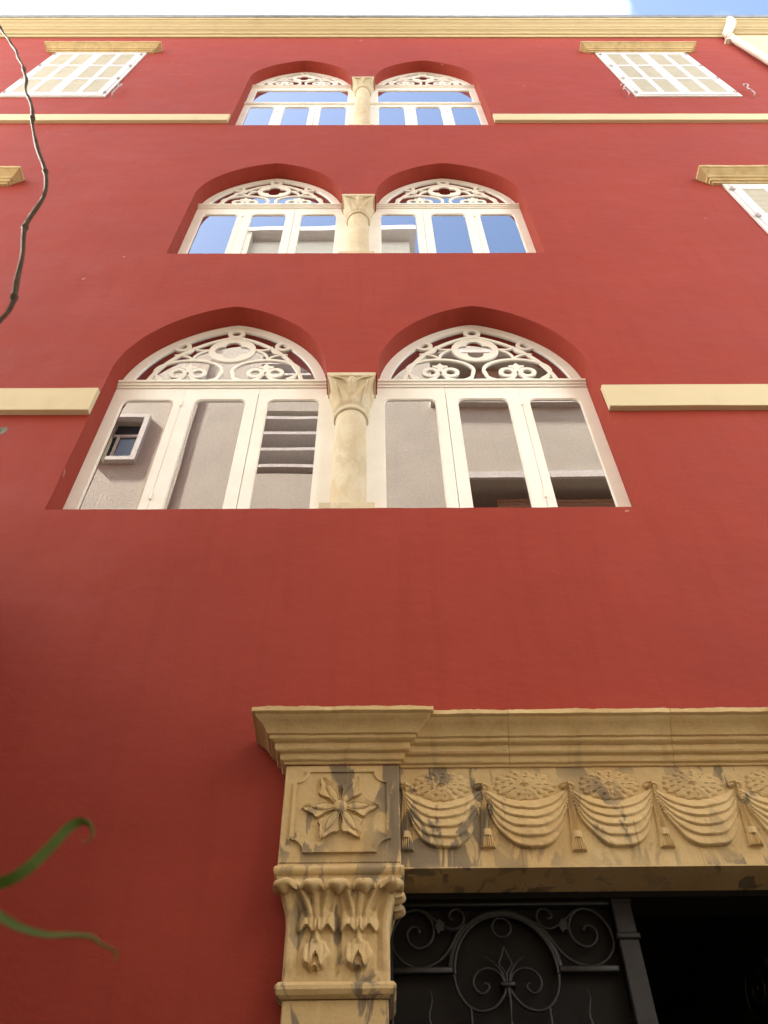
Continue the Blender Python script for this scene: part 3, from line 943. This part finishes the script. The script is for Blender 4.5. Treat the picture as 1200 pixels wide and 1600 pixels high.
def cap_face(u, v):
    """relief of the pilaster capital, u -1..1 across, v 0..1 up"""
    h = -0.012 * math.exp(-(u / 0.040) ** 2) * sm(0.02, 0.1, v)
    # plain leaf margins at the sides
    h += 0.010 * sm(0.80, 0.88, abs(u)) * sm(0.05, 0.2, v)
    uc = 0.40 if u > 0 else -0.40
    d = u - uc
    x = abs(d)
    # stem widening upwards
    w = 0.055 + 0.03 * v
    h += 0.016 * sm(0, 0.05, w - x) * sm(0.34, 0.42, v)
    # upper blades arching out to the tips
    if v > 0.60:
        t = (v - 0.60) / 0.40
        c = 0.10 + 0.24 * t ** 1.3
        h += 0.020 * math.exp(-((x - c) / 0.060) ** 2) * sm(0.0, 0.2, t)
        h -= 0.006 * math.exp(-((x - c - 0.11) / 0.03) ** 2)
    # drooping side lobes half way up: bulging, cut off sharply below
    ex, ez = (x - 0.20) / 0.19, (v - 0.515) / 0.17
    if ez > 0.18 * math.cos(ex * 5.0) - 0.1 and ex * ex + ez * ez < 1:
        h += 0.026 * (1 - ex * ex - ez * ez) ** 0.45 * (1 - 0.45 * ez)
        h -= 0.005 * math.exp(-((ex + 0.15) / 0.12) ** 2)
    # lower leaf: rounded, notched rim, curling forward at the foot round a heart-shaped hollow
    ang = math.atan2(v - 0.25, d)
    lob = 1 + 0.05 * math.cos(ang * 9)
    r = math.hypot(d / 0.27, (v - 0.25) / 0.165) / lob
    if r < 1 and v > 0.085 + 0.03 * math.cos(d / 0.27 * 6.0):
        t = 1 - sm(0.10, 0.40, v)
        h += (0.012 + 0.024 * t) * sm(0, 0.18, 1 - r)
        h -= 0.004 * math.exp(-((x - 0.14) / 0.025) ** 2)
        hz = (v - 0.12) / 0.145
        lim = 0.105 * (1 - hz) ** 0.8 * (1 if hz > 0 else 0) if hz < 1 else 0
        if 0 < hz < 1 and x < lim and hz > 0.30 * math.exp(-(x / 0.03) ** 2): h -= 0.020
    h -= 0.007 * math.exp(-((x - 0.355) / 0.03) ** 2) * sm(0.05, 0.2, v) * (1 - sm(0.7, 0.85, v))
    return h
def pilaster(cx, label):
    p = empty('pilaster', portal, (cx, 0, 0), label=label) if False else None
    w = 0.27
    # cubic block with notched panel and flower
    MB().cbox(cx - w, cx + w, YP, 0.02, 3.388, 3.8775, 0.006).build('pilaster_block', 'stone', portal)
    px, pz0, pz1, nt = 0.226, 3.433, 3.846, 0.062
    loop = []
    for (qx, qz, a0) in ((px, pz1, 270), (-px, pz1, 0), (-px, pz0, 90), (px, pz0, 180)):
        arc = [(qx + nt * math.cos(math.radians(a0 - 90 * i / 6)), qz + nt * math.sin(math.radians(a0 - 90 * i / 6))) for i in range(7)]
        loop += arc
    lp = [(cx + x, z) for x, z in loop]
    sc = [(cx + (x) * 0.93, 3.6395 + (z - 3.6395) * 0.93) for x, z in loop]
    MB().plate([lp, sc], YP - 0.014, YP + 0.002).build('panel_frame', 'stone', portal, True, 35)
    MB().plate([sc], YP - 0.006, YP + 0.002).build('panel', 'stone', portal)
    place(flower, 'flower_relief', portal, (cx - 0.003, YP - 0.002, 3.648), (1, 0.75, 1))
    # mouldings between the block and the capital
    c0 = cx
    pth = [(c0 - w + 0.004, 0.0), (c0 - w + 0.004, YP + 0.004), (c0 + w - 0.004, YP + 0.004), (c0 + w - 0.004, 0.16)]
    BP = [(0.0, 0.0), (0.003, 0.0), (0.004, 0.014), (0.010, 0.018), (0.017, 0.030), (0.018, 0.042), (0.013, 0.054), (0.004, 0.058), (0.003, 0.0675), (0.0, 0.0675)]
    sweep('capital_moulding', 'stone', portal, pth, BP, 0, 3, 0.0012, cx, 0.02, 3.320)
    # bell of the capital
    nx, nz = 110, 80
    z0, z1 = 2.918, 3.318
    vs, fs = [], []
    for j in range(nz + 1):
        v = j / nz
        hw = 0.216 + 0.040 * sm(0.45, 1.0, v) ** 1.6
        fl = 0.035 * sm(0.5, 1.0, v) ** 1.5
        for i in range(nx + 1):
            u = -1 + 2 * i / nx
            edge = min(1, (1 - abs(u)) / 0.06)
            h = cap_face(u, v) * sm(0, 1, edge) * (1 - sm(0.9, 1.0, v)) * sm(0, 0.03, v)
            h += 0.0016 * noise.noise(Vector((u * 14, v * 16, cx)))
            vs.append((cx + u * hw, -0.072 - fl - h + 0.012 * (1 - math.sqrt(edge)), z0 + (z1 - z0) * v))
    for j in range(nz):
        for i in range(nx):
            a = j * (nx + 1) + i
            fs.append((a, a + 1, a + nx + 2, a + nx + 1))
    # side faces
    n0 = len(vs)
    for s in (0, nx):
        st = len(vs)
        for j in range(nz + 1):
            x, y, z = vs[j * (nx + 1) + s]
            vs.append((x, 0.16, z))
        for j in range(nz):
            a, b2 = j * (nx + 1) + s, (j + 1) * (nx + 1) + s
            q = (a, b2, st + j + 1, st + j)
            fs.append(q if s else q[::-1])
    MB().add(vs, fs).build('capital', 'stone', portal, True, 60)
    # curled leaf tips under the moulding
    lip = MB()
    for k in range(12):
        pass
    def lipmesh():
        vs, fs = [], []
        n, m = 20, 12
        for j in range(m + 1):
            t = j / m
            for i in range(n + 1):
                s = -1 + 2 * i / n
                wv = math.sqrt(max(0, 1 - s * s))
                ang = -0.5 * PI + PI * t * 1.0
                y = -0.058 * wv * math.cos(ang * 0.98)
                z = 0.030 * wv * math.sin(ang) - (0.018 * s * s if t < 0.5 else 0.004 * s * s) + (0.010 if t < 0.5 else 0) * (1 - s * s) * (1 - 2 * t)
                vs.append((0.0535 * s, y, z - 0.012 * (1 - t) * math.cos(s * PI * 1.5)))
        for j in range(m):
            for i in range(n):
                a = j * (n + 1) + i
                fs.append((a, a + 1, a + n + 2, a + n + 1))
        return MB().add(vs, fs).mesh('leaf_tip', 'stone', True, 70)
    if 'lip' not in MESH: MESH['lip'] = lipmesh()
    for k in range(5):
        o = place(MESH['lip'], 'leaf_tip', portal, (cx - 0.222 + 0.111 * k, -0.096, 3.284), (1.0, 1.15 if k in (0, 4) else 1.0, 1.08))
        if k in (0, 4): o.rotation_euler.z = (-0.5 if k == 0 else 0.5)
    for k in range(2):
        o = place(MESH['lip'], 'leaf_tip', portal, (cx + 0.236, -0.045 + 0.085 * k, 3.262 - 0.02 * k), (0.8, 0.9, 1.0))
        o.rotation_euler.z = PI / 2
    # torus and shaft
    pt = [(cx - 0.208, 0.0), (cx - 0.208, -0.068), (cx + 0.208, -0.068), (cx + 0.208, 0.16)]
    TP = [(0.0, 0.0), (0.006, 0.0), (0.022, 0.010), (0.031, 0.027), (0.030, 0.042), (0.020, 0.056), (0.006, 0.062), (0.0, 0.062)]
    sweep('torus_moulding', 'stone', portal, pt, TP, 0, 3, 0.0012, cx + 4, 0.02, 2.856)
    MB().cbox(cx - 0.208, cx + 0.208, -0.068, 0.16, 0.5, 2.8555, 0.005).build('pilaster_shaft', 'stone', portal)
    MB().cbox(cx - 0.24, cx + 0.24, -0.1, 0.16, -0.05, 0.4995, 0.01).build('pilaster_plinth', 'stone', portal)
pilaster((PL + PRr) / 2, None)
pilaster((QL + QR) / 2, None)

# ------------------------------------------------------------------ wrought-iron gate
GB = dict(
 big=[(0.176, 3.223), (0.183, 3.233), (0.167, 3.248), (0.143, 3.244), (0.126, 3.219), (0.136, 3.18), (0.178, 3.157), (0.226, 3.179), (0.246, 3.229), (0.236, 3.276), (0.208, 3.309), (0.17, 3.324), (0.112, 3.305), (0.067, 3.24), (0.058, 3.167), (0.092, 3.113), (0.138, 3.084), (0.183, 3.077), (0.239, 3.09), (0.288, 3.125), (0.324, 3.174), (0.351, 3.219), (0.388, 3.26)],
 s=[(0.17, 3.324), (0.209, 3.315), (0.241, 3.29), (0.278, 3.261), (0.31, 3.242), (0.338, 3.237), (0.368, 3.251), (0.384, 3.284), (0.378, 3.31), (0.359, 3.325), (0.335, 3.322), (0.319, 3.303), (0.32, 3.284), (0.337, 3.282)],
 oval=[(0.323, 3.059), (0.33, 2.999), (0.353, 2.949), (0.385, 2.917), (0.433, 2.904), (0.488, 2.92), (0.529, 2.964), (0.54, 2.993)],
 vol=[(0.539, 3.006), (0.525, 3.044), (0.496, 3.066), (0.464, 3.071), (0.426, 3.058), (0.404, 3.024), (0.41, 2.99), (0.436, 2.971), (0.464, 2.986), (0.467, 3.004), (0.451, 3.01)],
 pet=[(0.459, 3.122), (0.503, 3.092), (0.531, 3.053), (0.541, 3.008)],
 dia=[(0.549, 3.16), (0.537, 3.127), (0.521, 3.09), (0.537, 3.066), (0.548, 3.044), (0.547, 3.01)])
GC = 0.549
def gate_leaf(g, flip, with_meshes={}):
    """one leaf, about its hinge-side bottom corner: x 0 at the hinge, 1.0 at the meeting stile"""
    X = lambda x: (x - 0.06)
    out = []
    def add(name, b): out.append((name, b.mesh(name, 'iron', True, 50)))
    for mir in (0, 1):
        mx = (lambda x: 2 * GC - x) if mir else (lambda x: x)
        for k, nm, r in (('big', 'scroll', 0.0075), ('s', 'scroll', 0.007), ('oval', 'oval_bar', 0.0075), ('vol', 'volute', 0.0065), ('pet', 'fleur_petal', 0.005), ('dia', 'fleur_petal', 0.005)):
            pts = spline([(X(mx(x)), 0, z) for x, z in GB[k]], 5)
            n = len(pts)
            if k in ('pet',): rad = [0.0015 + r * min(1, i / (n * 0.5)) for i in range(n)]
            else: rad = [r] * n
            add(nm, MB().tube(pts, rad, 8))
        # flame-shaped bar
        wx = 0.215
        pts = [(X(mx(wx)) + 0.009 * math.sin(i * 0.95) * (1 - i / 40), 0, 2.99 - i * 0.022) for i in range(18)]
        add('flame_bar', MB().tube(pts, [0.0015 + 0.006 * min(1, i / 6) for i in range(18)], 8))
        add('bar', MB().tube([(X(mx(0.384)), 0, 2.918), (X(mx(0.384)), 0, 1.2)], 0.007, 8))
        add('bar', MB().tube([(X(mx(0.215)), 0, 2.61), (X(mx(0.215)), 0, 1.2)], 0.007, 8))
        add('rail', MB().cbox(*sorted((X(mx(0.06)), X(mx(0.318)))), -0.012, 0.012, 3.052, 3.078, 0.003))
        lf = [(0, 0.034), (0.012, 0.02), (0.024, 0.018), (0.02, 0.0), (0.02, -0.018), (0.004, -0.02), (-0.006, -0.034), (-0.014, -0.014), (-0.02, 0.0), (-0.012, 0.014)]
        add('leaf_ornament', MB().plate([[(X(mx(0.272)) + x, 3.247 + z) for x, z in lf]], -0.012, 0.004))
    arc = ell(X(GC), 3.05, 0.236, 0.262, 40, 4, 176, False)
    add('arch_band', MB().band(arc, 0.030, -0.004, 0.014))
    arc2 = ell(X(GC), 3.055, 0.222, 0.238, 40, -2, 182, False)
    add('arch_rod', MB().tube([(x, -0.008, z) for x, z in arc2], 0.0075, 8))
    ring = ell(X(GC), 3.243, 0.042, 0.042, 28)
    add('ring', MB().tube([(x, 0, z) for x, z in ring] + [(ring[0][0], 0, ring[0][1])], 0.006, 8, False))
    add('collar', MB().cbox(X(GC) - 0.032, X(GC) + 0.032, -0.018, 0.018, 2.994, 3.014, 0.004))
    add('fleur_stem', MB().tube([(X(GC), 0, 3.0), (X(GC) + 0.004, 0, 2.94), (X(GC), 0, 2.88), (X(GC), 0, 2.85)], [0.011, 0.008, 0.004, 0.003], 8))
    add('spear', MB().tube([(X(GC), 0, 2.875), (X(GC), 0, 2.84), (X(GC), 0, 2.80), (X(GC), 0, 1.2)], [0.001, 0.014, 0.008, 0.008], 8))
    add('frame_bar', MB().cbox(X(0.045), X(1.056), -0.018, 0.018, 3.334, 3.352, 0.003))
    add('frame_bar', MB().cbox(X(0.045), X(0.062), -0.018, 0.018, 0.03, 3.333, 0.003))
    add('rail', MB().cbox(X(0.063), X(1.045), -0.014, 0.014, 1.17, 1.20, 0.003))
    add('kick_panel', MB().cbox(X(0.063), X(1.045), -0.006, 0.006, 0.05, 1.169, 0.003))
    return out
gm = gate_leaf(None, False)
g1 = empty('iron_gate', house, (0.06, 0.215, 0), label='closed black wrought-iron gate leaf with scrolls and fleur-de-lis')
for nm, me in gm: place(me, nm, g1)
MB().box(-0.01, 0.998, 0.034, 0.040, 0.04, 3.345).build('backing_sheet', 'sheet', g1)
MB().cbox(1.058 - 0.06, 1.148 - 0.06, -0.03, 0.03, 0.03, 3.355, 0.005).build('meeting_post', 'iron', g1)
MB().cbox(1.050 - 0.06, 1.156 - 0.06, -0.042, 0.042, 3.175, 3.203, 0.006).build('post_collar', 'iron', g1)
MB().cbox(1.054 - 0.06, 1.152 - 0.06, -0.036, 0.036, 3.335, 3.362, 0.006).build('post_cap', 'iron', g1)
g2 = empty('iron_gate', house, (2.12, 0.24, 0), label='black wrought-iron gate leaf standing open in the dark passage')
g2.rotation_euler.z = math.radians(180 - 71)
for nm, me in gm: place(me, nm, g2, (0, 0, 0), (0.80, 1, 1))

# ------------------------------------------------------------------ house across the lane (seen mirrored in the panes)
opp = empty('grey_house', loc=(0, -6, 0), label='grey stuccoed house across the lane mirrored in the arched windows', cat='house')
def ob(name, mat, *boxes):
    b = MB()
    for q in boxes: b.box(*q)
    return b.build(name, mat, opp)
XL, XR = -6.5, 5.6
def wallrect(x0, x1, z0, z1): return [(x0, z0), (x1, z0), (x1, z1), (x0, z1)]
holes = [wallrect(-5.62, -4.98, 15.25, 16.65), wallrect(-2.75, -0.55, 14.75, 17.05), wallrect(-2.75, -0.95, 18.3, 19.7),
         wallrect(1.55, 5.3, 12.2, 14.55), wallrect(1.3, 4.9, 17.45, 19.35), wallrect(-4.9, -3.6, 9.0, 10.6), wallrect(1.9, 4.6, 7.5, 9.9), wallrect(-1.6, -0.2, 8.5, 10.3)]
f0 = MB().plate([[(XL, -0.3), (XR, -0.3), (XR, 22.0), (XL, 22.0)]] + holes, -0.35, 0.0)
f0.v = [(x, y, z) for x, y, z in f0.v]
# front faces +Y here, both skins exist
f0.build('wall', 'grey', opp)
ob('tower_wall', 'grey', (-3.75, 1.05, -4.0, -0.001, 22.002, 26.6))
ob('tower_side', 'beige', (-4.0, -3.752, -4.0, 0.30, 22.3, 26.6))
ob('tower_roof', 'slab', (-4.25, 1.25, -4.2, 0.35, 26.6, 26.9))
ob('side_wall', 'grey', (XL, XL + 0.3, -5, -0.351, -0.3, 22), (XR - 0.3, XR, -5, -0.351, -0.3, 22), (XL + 0.3, XR - 0.3, -5, -4.7, -0.3, 22))
ob('unseen_shade_wing', 'grey', (-20, XL - 0.001, -5, -0.1, -0.3, 10.5), (XR + 0.001, 16, -5, -0.1, -0.3, 6.0))  # unseen blocks either side, added to cut skylight on the lower red wall
ob('unseen_shade_wall', 'grey', (-3.05, -2.75, 0.0, 5.9, -0.3, 5.5))  # added wall out of view, shades the lower left of the red front
ob('roof', 'slab', (XL - 0.1, -4.05, -5.1, 0.12, 22.0, 22.25), (1.06, XR + 0.1, -5.1, 0.12, 22.0, 22.25))
ob('pale_pier', 'beige', (-4.55, -3.95, 0.001, 0.05, 10.9, 21.99))
ob('recess', 'dim', (-2.9, -0.4, -1.05, -1.0, 14.4, 20.0), (-2.9, -2.751, -1.0, -0.351, 14.4, 20), (-0.549, -0.4, -1.0, -0.351, 14.4, 20),
   (-2.75, -0.55, -1.0, -0.351, 14.5, 14.749), (-2.75, -0.55, -1.0, -0.351, 17.051, 18.299), (-2.75, -0.55, -1.0, -0.351, 19.701, 20))
for z in (14.95, 15.53, 16.12, 16.72):
    ob('sunshade_slab', 'slab', (-2.749, -0.551, -0.75, 0.02, z, z + 0.10))
for z in (18.55, 19.12):
    ob('sunshade_slab', 'slab', (-2.749, -0.951, -0.75, 0.02, z, z + 0.10))
# balconies with brown blinds
ob('recess', 'beige', (1.4, 5.5, -1.5, -1.45, 12.0, 14.9), (1.4, 1.549, -1.45, -0.351, 12, 14.9), (5.301, 5.5, -1.45, -0.351, 12, 14.9), (1.549, 5.301, -1.45, -0.351, 14.551, 14.9), (1.549, 5.301, -1.45, -0.351, 12, 12.199))
ob('recess', 'beige', (1.2, 5.0, -1.5, -1.45, 17.3, 19.6), (1.15, 1.299, -1.45, -0.351, 17.3, 19.6), (4.901, 5.05, -1.45, -0.351, 17.3, 19.6), (1.299, 4.901, -1.45, -0.351, 19.351, 19.6), (1.299, 4.901, -1.45, -0.351, 17.2, 17.449))
ob('balcony_beam', 'slab', (1.45, 5.4, 0.001, 0.06, 14.551, 14.75))
ob('balcony_slab', 'slab', (1.2, 5.0, 0.001, 0.14, 17.18, 17.34))
ob('balcony_slab', 'slab', (1.2, 5.0, 0.001, 0.14, 19.36, 19.5))
for x0, x1, z0, z1 in ((2.35, 3.42, 12.25, 14.27), (3.5, 5.2, 12.25, 14.27), (2.4, 3.6, 17.5, 19.25)):
    b = MB()
    n = int((z1 - z0) / 0.09)
    for i in range(n):
        b.box(x0, x1, -0.27, -0.235, z0 + i * 0.09, z0 + i * 0.09 + 0.078)
    b.build('roller_blind', 'wood', opp)
ob('dark_opening', 'dim', (1.56, 5.29, -1.0, -0.96, 12.21, 14.54))
# small box-framed window
b = MB()
b.box(-5.72, -4.90, 0.001, 0.12, 16.64, 16.76); b.box(-5.72, -4.90, 0.001, 0.12, 15.12, 15.24); b.box(-5.72, -5.61, 0.001, 0.12, 15.241, 16.639); b.box(-5.01, -4.90, 0.001, 0.12, 15.241, 16.639)
b.build('window_surround', 'slab', opp)
ob('window_pane', 'darkglass', (-5.61, -5.01, -0.14, -0.12, 15.24, 16.64))
ob('window_sash', 'slab', (-5.61, -5.01, -0.12, -0.08, 16.20, 16.26), (-5.52, -5.47, -0.12, -0.08, 15.24, 16.2))
for x0, x1, z0, z1 in ((-4.9, -3.6, 9.0, 10.6), (1.9, 4.6, 7.5, 9.9), (-1.6, -0.2, 8.5, 10.3)):
    ob('window_pane', 'darkglass', (x0 - 0.05, x1 + 0.05, -0.24, -0.22, z0 - 0.05, z1 + 0.05))
    ob('window_sash', 'slab', (x0, x0 + 0.06, -0.22, -0.17, z0, z1), (x1 - 0.06, x1, -0.22, -0.17, z0, z1), (x0 + 0.06, x1 - 0.06, -0.22, -0.17, z1 - 0.06, z1), (x0 + 0.06, x1 - 0.06, -0.22, -0.17, z0, z0 + 0.06), ((x0 + x1) / 2 - 0.03, (x0 + x1) / 2 + 0.03, -0.22, -0.17, z0 + 0.06, z1 - 0.06))

# ------------------------------------------------------------------ vine and strap-leaved plant near the camera
vine = empty('dry_vine', loc=(-0.6, -3.1, 0), label='thin twisted brown vine stem hanging at the left edge', cat='vine')
VP = [(-2.6, 6.9), (-1.854, 6.064), (-1.364, 4.976), (-1.176, 4.59), (-1.081, 4.392), (-0.957, 4.104), (-0.872, 3.903), (-0.811, 3.715), (-0.736, 3.527), (-0.708, 3.432), (-0.658, 3.302), (-0.61, 3.187), (-0.591, 3.127), (-0.571, 3.035), (-0.561, 2.941), (-0.549, 2.879), (-0.527, 2.781), (-0.505, 2.693), (-0.5, 2.651), (-0.502, 2.62), (-0.515, 2.553),
      (-0.60, 2.40), (-0.66, 2.0), (-0.72, 1.4), (-0.75, 0.7), (-0.76, 0.0)]
pts = spline([(x + 0.6, 0.10 * math.sin(z * 3.1) * 0.15, z) for x, z in VP], 8)
pts = [(-5.2, -2.9, 7.6)] + pts
rad = []
out = []
for i, p in enumerate(pts):
    n1 = noise.noise(Vector((p[2] * 9, 0, 0)))
    k = 0.0037 + 0.0015 * n1 + (0.0018 if (i % 23) in (0, 1) else 0)
    out.append((p[0] + 0.009 * noise.noise(Vector((p[2] * 6, 4, 0))), p[1], p[2] + 0.0))
    rad.append(k * (1.0 if p[2] < 5 else 1.3))
MB().tube(out, rad, 9).build('stem', 'bark', vine, True)
def blade(name, parent, line, widths, curl=0.35, th=0.0006, face=(0, -1, 0)):
    pts = [Vector(p) for p in spline(line, 6)]
    n = len(pts)
    vs, fs = [], []
    for i, p in enumerate(pts):
        t = (pts[min(i + 1, n - 1)] - pts[max(i - 1, 0)]).normalized()
        s = t.cross(Vector(face)).normalized()
        nn = s.cross(t).normalized()
        w = lerp_tab(widths, i / (n - 1)) / 2
        vs += [p + s * w + nn * w * curl, p - nn * 0.0004, p - s * w + nn * w * curl,
               p + s * w + nn * (w * curl + th), p + nn * (th + 0.0006), p - s * w + nn * (w * curl + th)]
    for i in range(n - 1):
        a, b = i * 6, (i + 1) * 6
        fs += [(a, a + 1, b + 1, b), (a + 1, a + 2, b + 2, b + 1), (a + 4, a + 3, b + 3, b + 4), (a + 5, a + 4, b + 4, b + 5), (a + 3, a, b, b + 3), (a + 2, a + 5, b + 5, b + 2)]
    fs += [(0, 3, 4, 1), (1, 4, 5, 2)]
    return MB().add(vs, fs).build(name, 'leaf', parent, True, 80)
blade('leaf', vine, [(-0.05, 0.0, 2.30), (0.14, 0.0, 2.30), (0.197, 0.0, 2.328), (0.2005, 0, 2.338)], [(0, .003), (.3, .004), (.7, .022), (1, .001)])
plant = empty('strap_leaf_plant', loc=(-0.42, -3.2, 0), label='green strap-leaved plant whose curling leaf tips reach in at lower left', cat='plant')
MB().tube([(0, 0, 0), (0.01, 0, 0.6), (-0.01, 0, 1.2), (0.0, 0, 1.68)], [0.012, 0.011, 0.009, 0.007], 8).build('stem', 'leaf', plant, True)
L1 = [(-0.42, 1.66), (-0.33, 1.73), (-0.25, 1.775), (-0.203, 1.792), (-0.185, 1.796), (-0.175, 1.802), (-0.166, 1.814), (-0.16, 1.824), (-0.155, 1.828), (-0.15, 1.827), (-0.1465, 1.822), (-0.1475, 1.818), (-0.151, 1.817)]
L2 = [(-0.42, 1.66), (-0.33, 1.765), (-0.25, 1.802), (-0.202, 1.791), (-0.18, 1.780), (-0.169, 1.775), (-0.156, 1.772), (-0.144, 1.772), (-0.135, 1.771), (-0.13, 1.768), (-0.123, 1.765), (-0.121, 1.763), (-0.122, 1.761)]
blade('leaf', plant, [(x + 0.42, 0.0, z) for x, z in L1], [(0, .006), (.45, .0056), (.62, .0050), (.74, .0026), (.86, .0010), (1, .0003)], 0.25, face=(0.0, -0.75, -0.65))
blade('leaf', plant, [(x + 0.42, 0.004, z) for x, z in L2], [(0, .006), (.4, .0040), (.55, .0025), (.75, .0012), (.9, .0006), (1, .0002)], 0.5, face=(0.1, -0.95, 0.3))
for a, h in ((2.2, 0.1), (3.4, 0.2), (4.4, 0.05)):
    blade('leaf', plant, [(0, 0, 1.66), (0.12 * math.cos(a), 0.12 * math.sin(a), 1.78 + h), (0.25 * math.cos(a), 0.25 * math.sin(a), 1.74 + h), (0.33 * math.cos(a), 0.33 * math.sin(a), 1.64 + h)], [(0, .008), (.5, .009), (1, .001)], 0.3, face=(0.1, 0.1, -1))
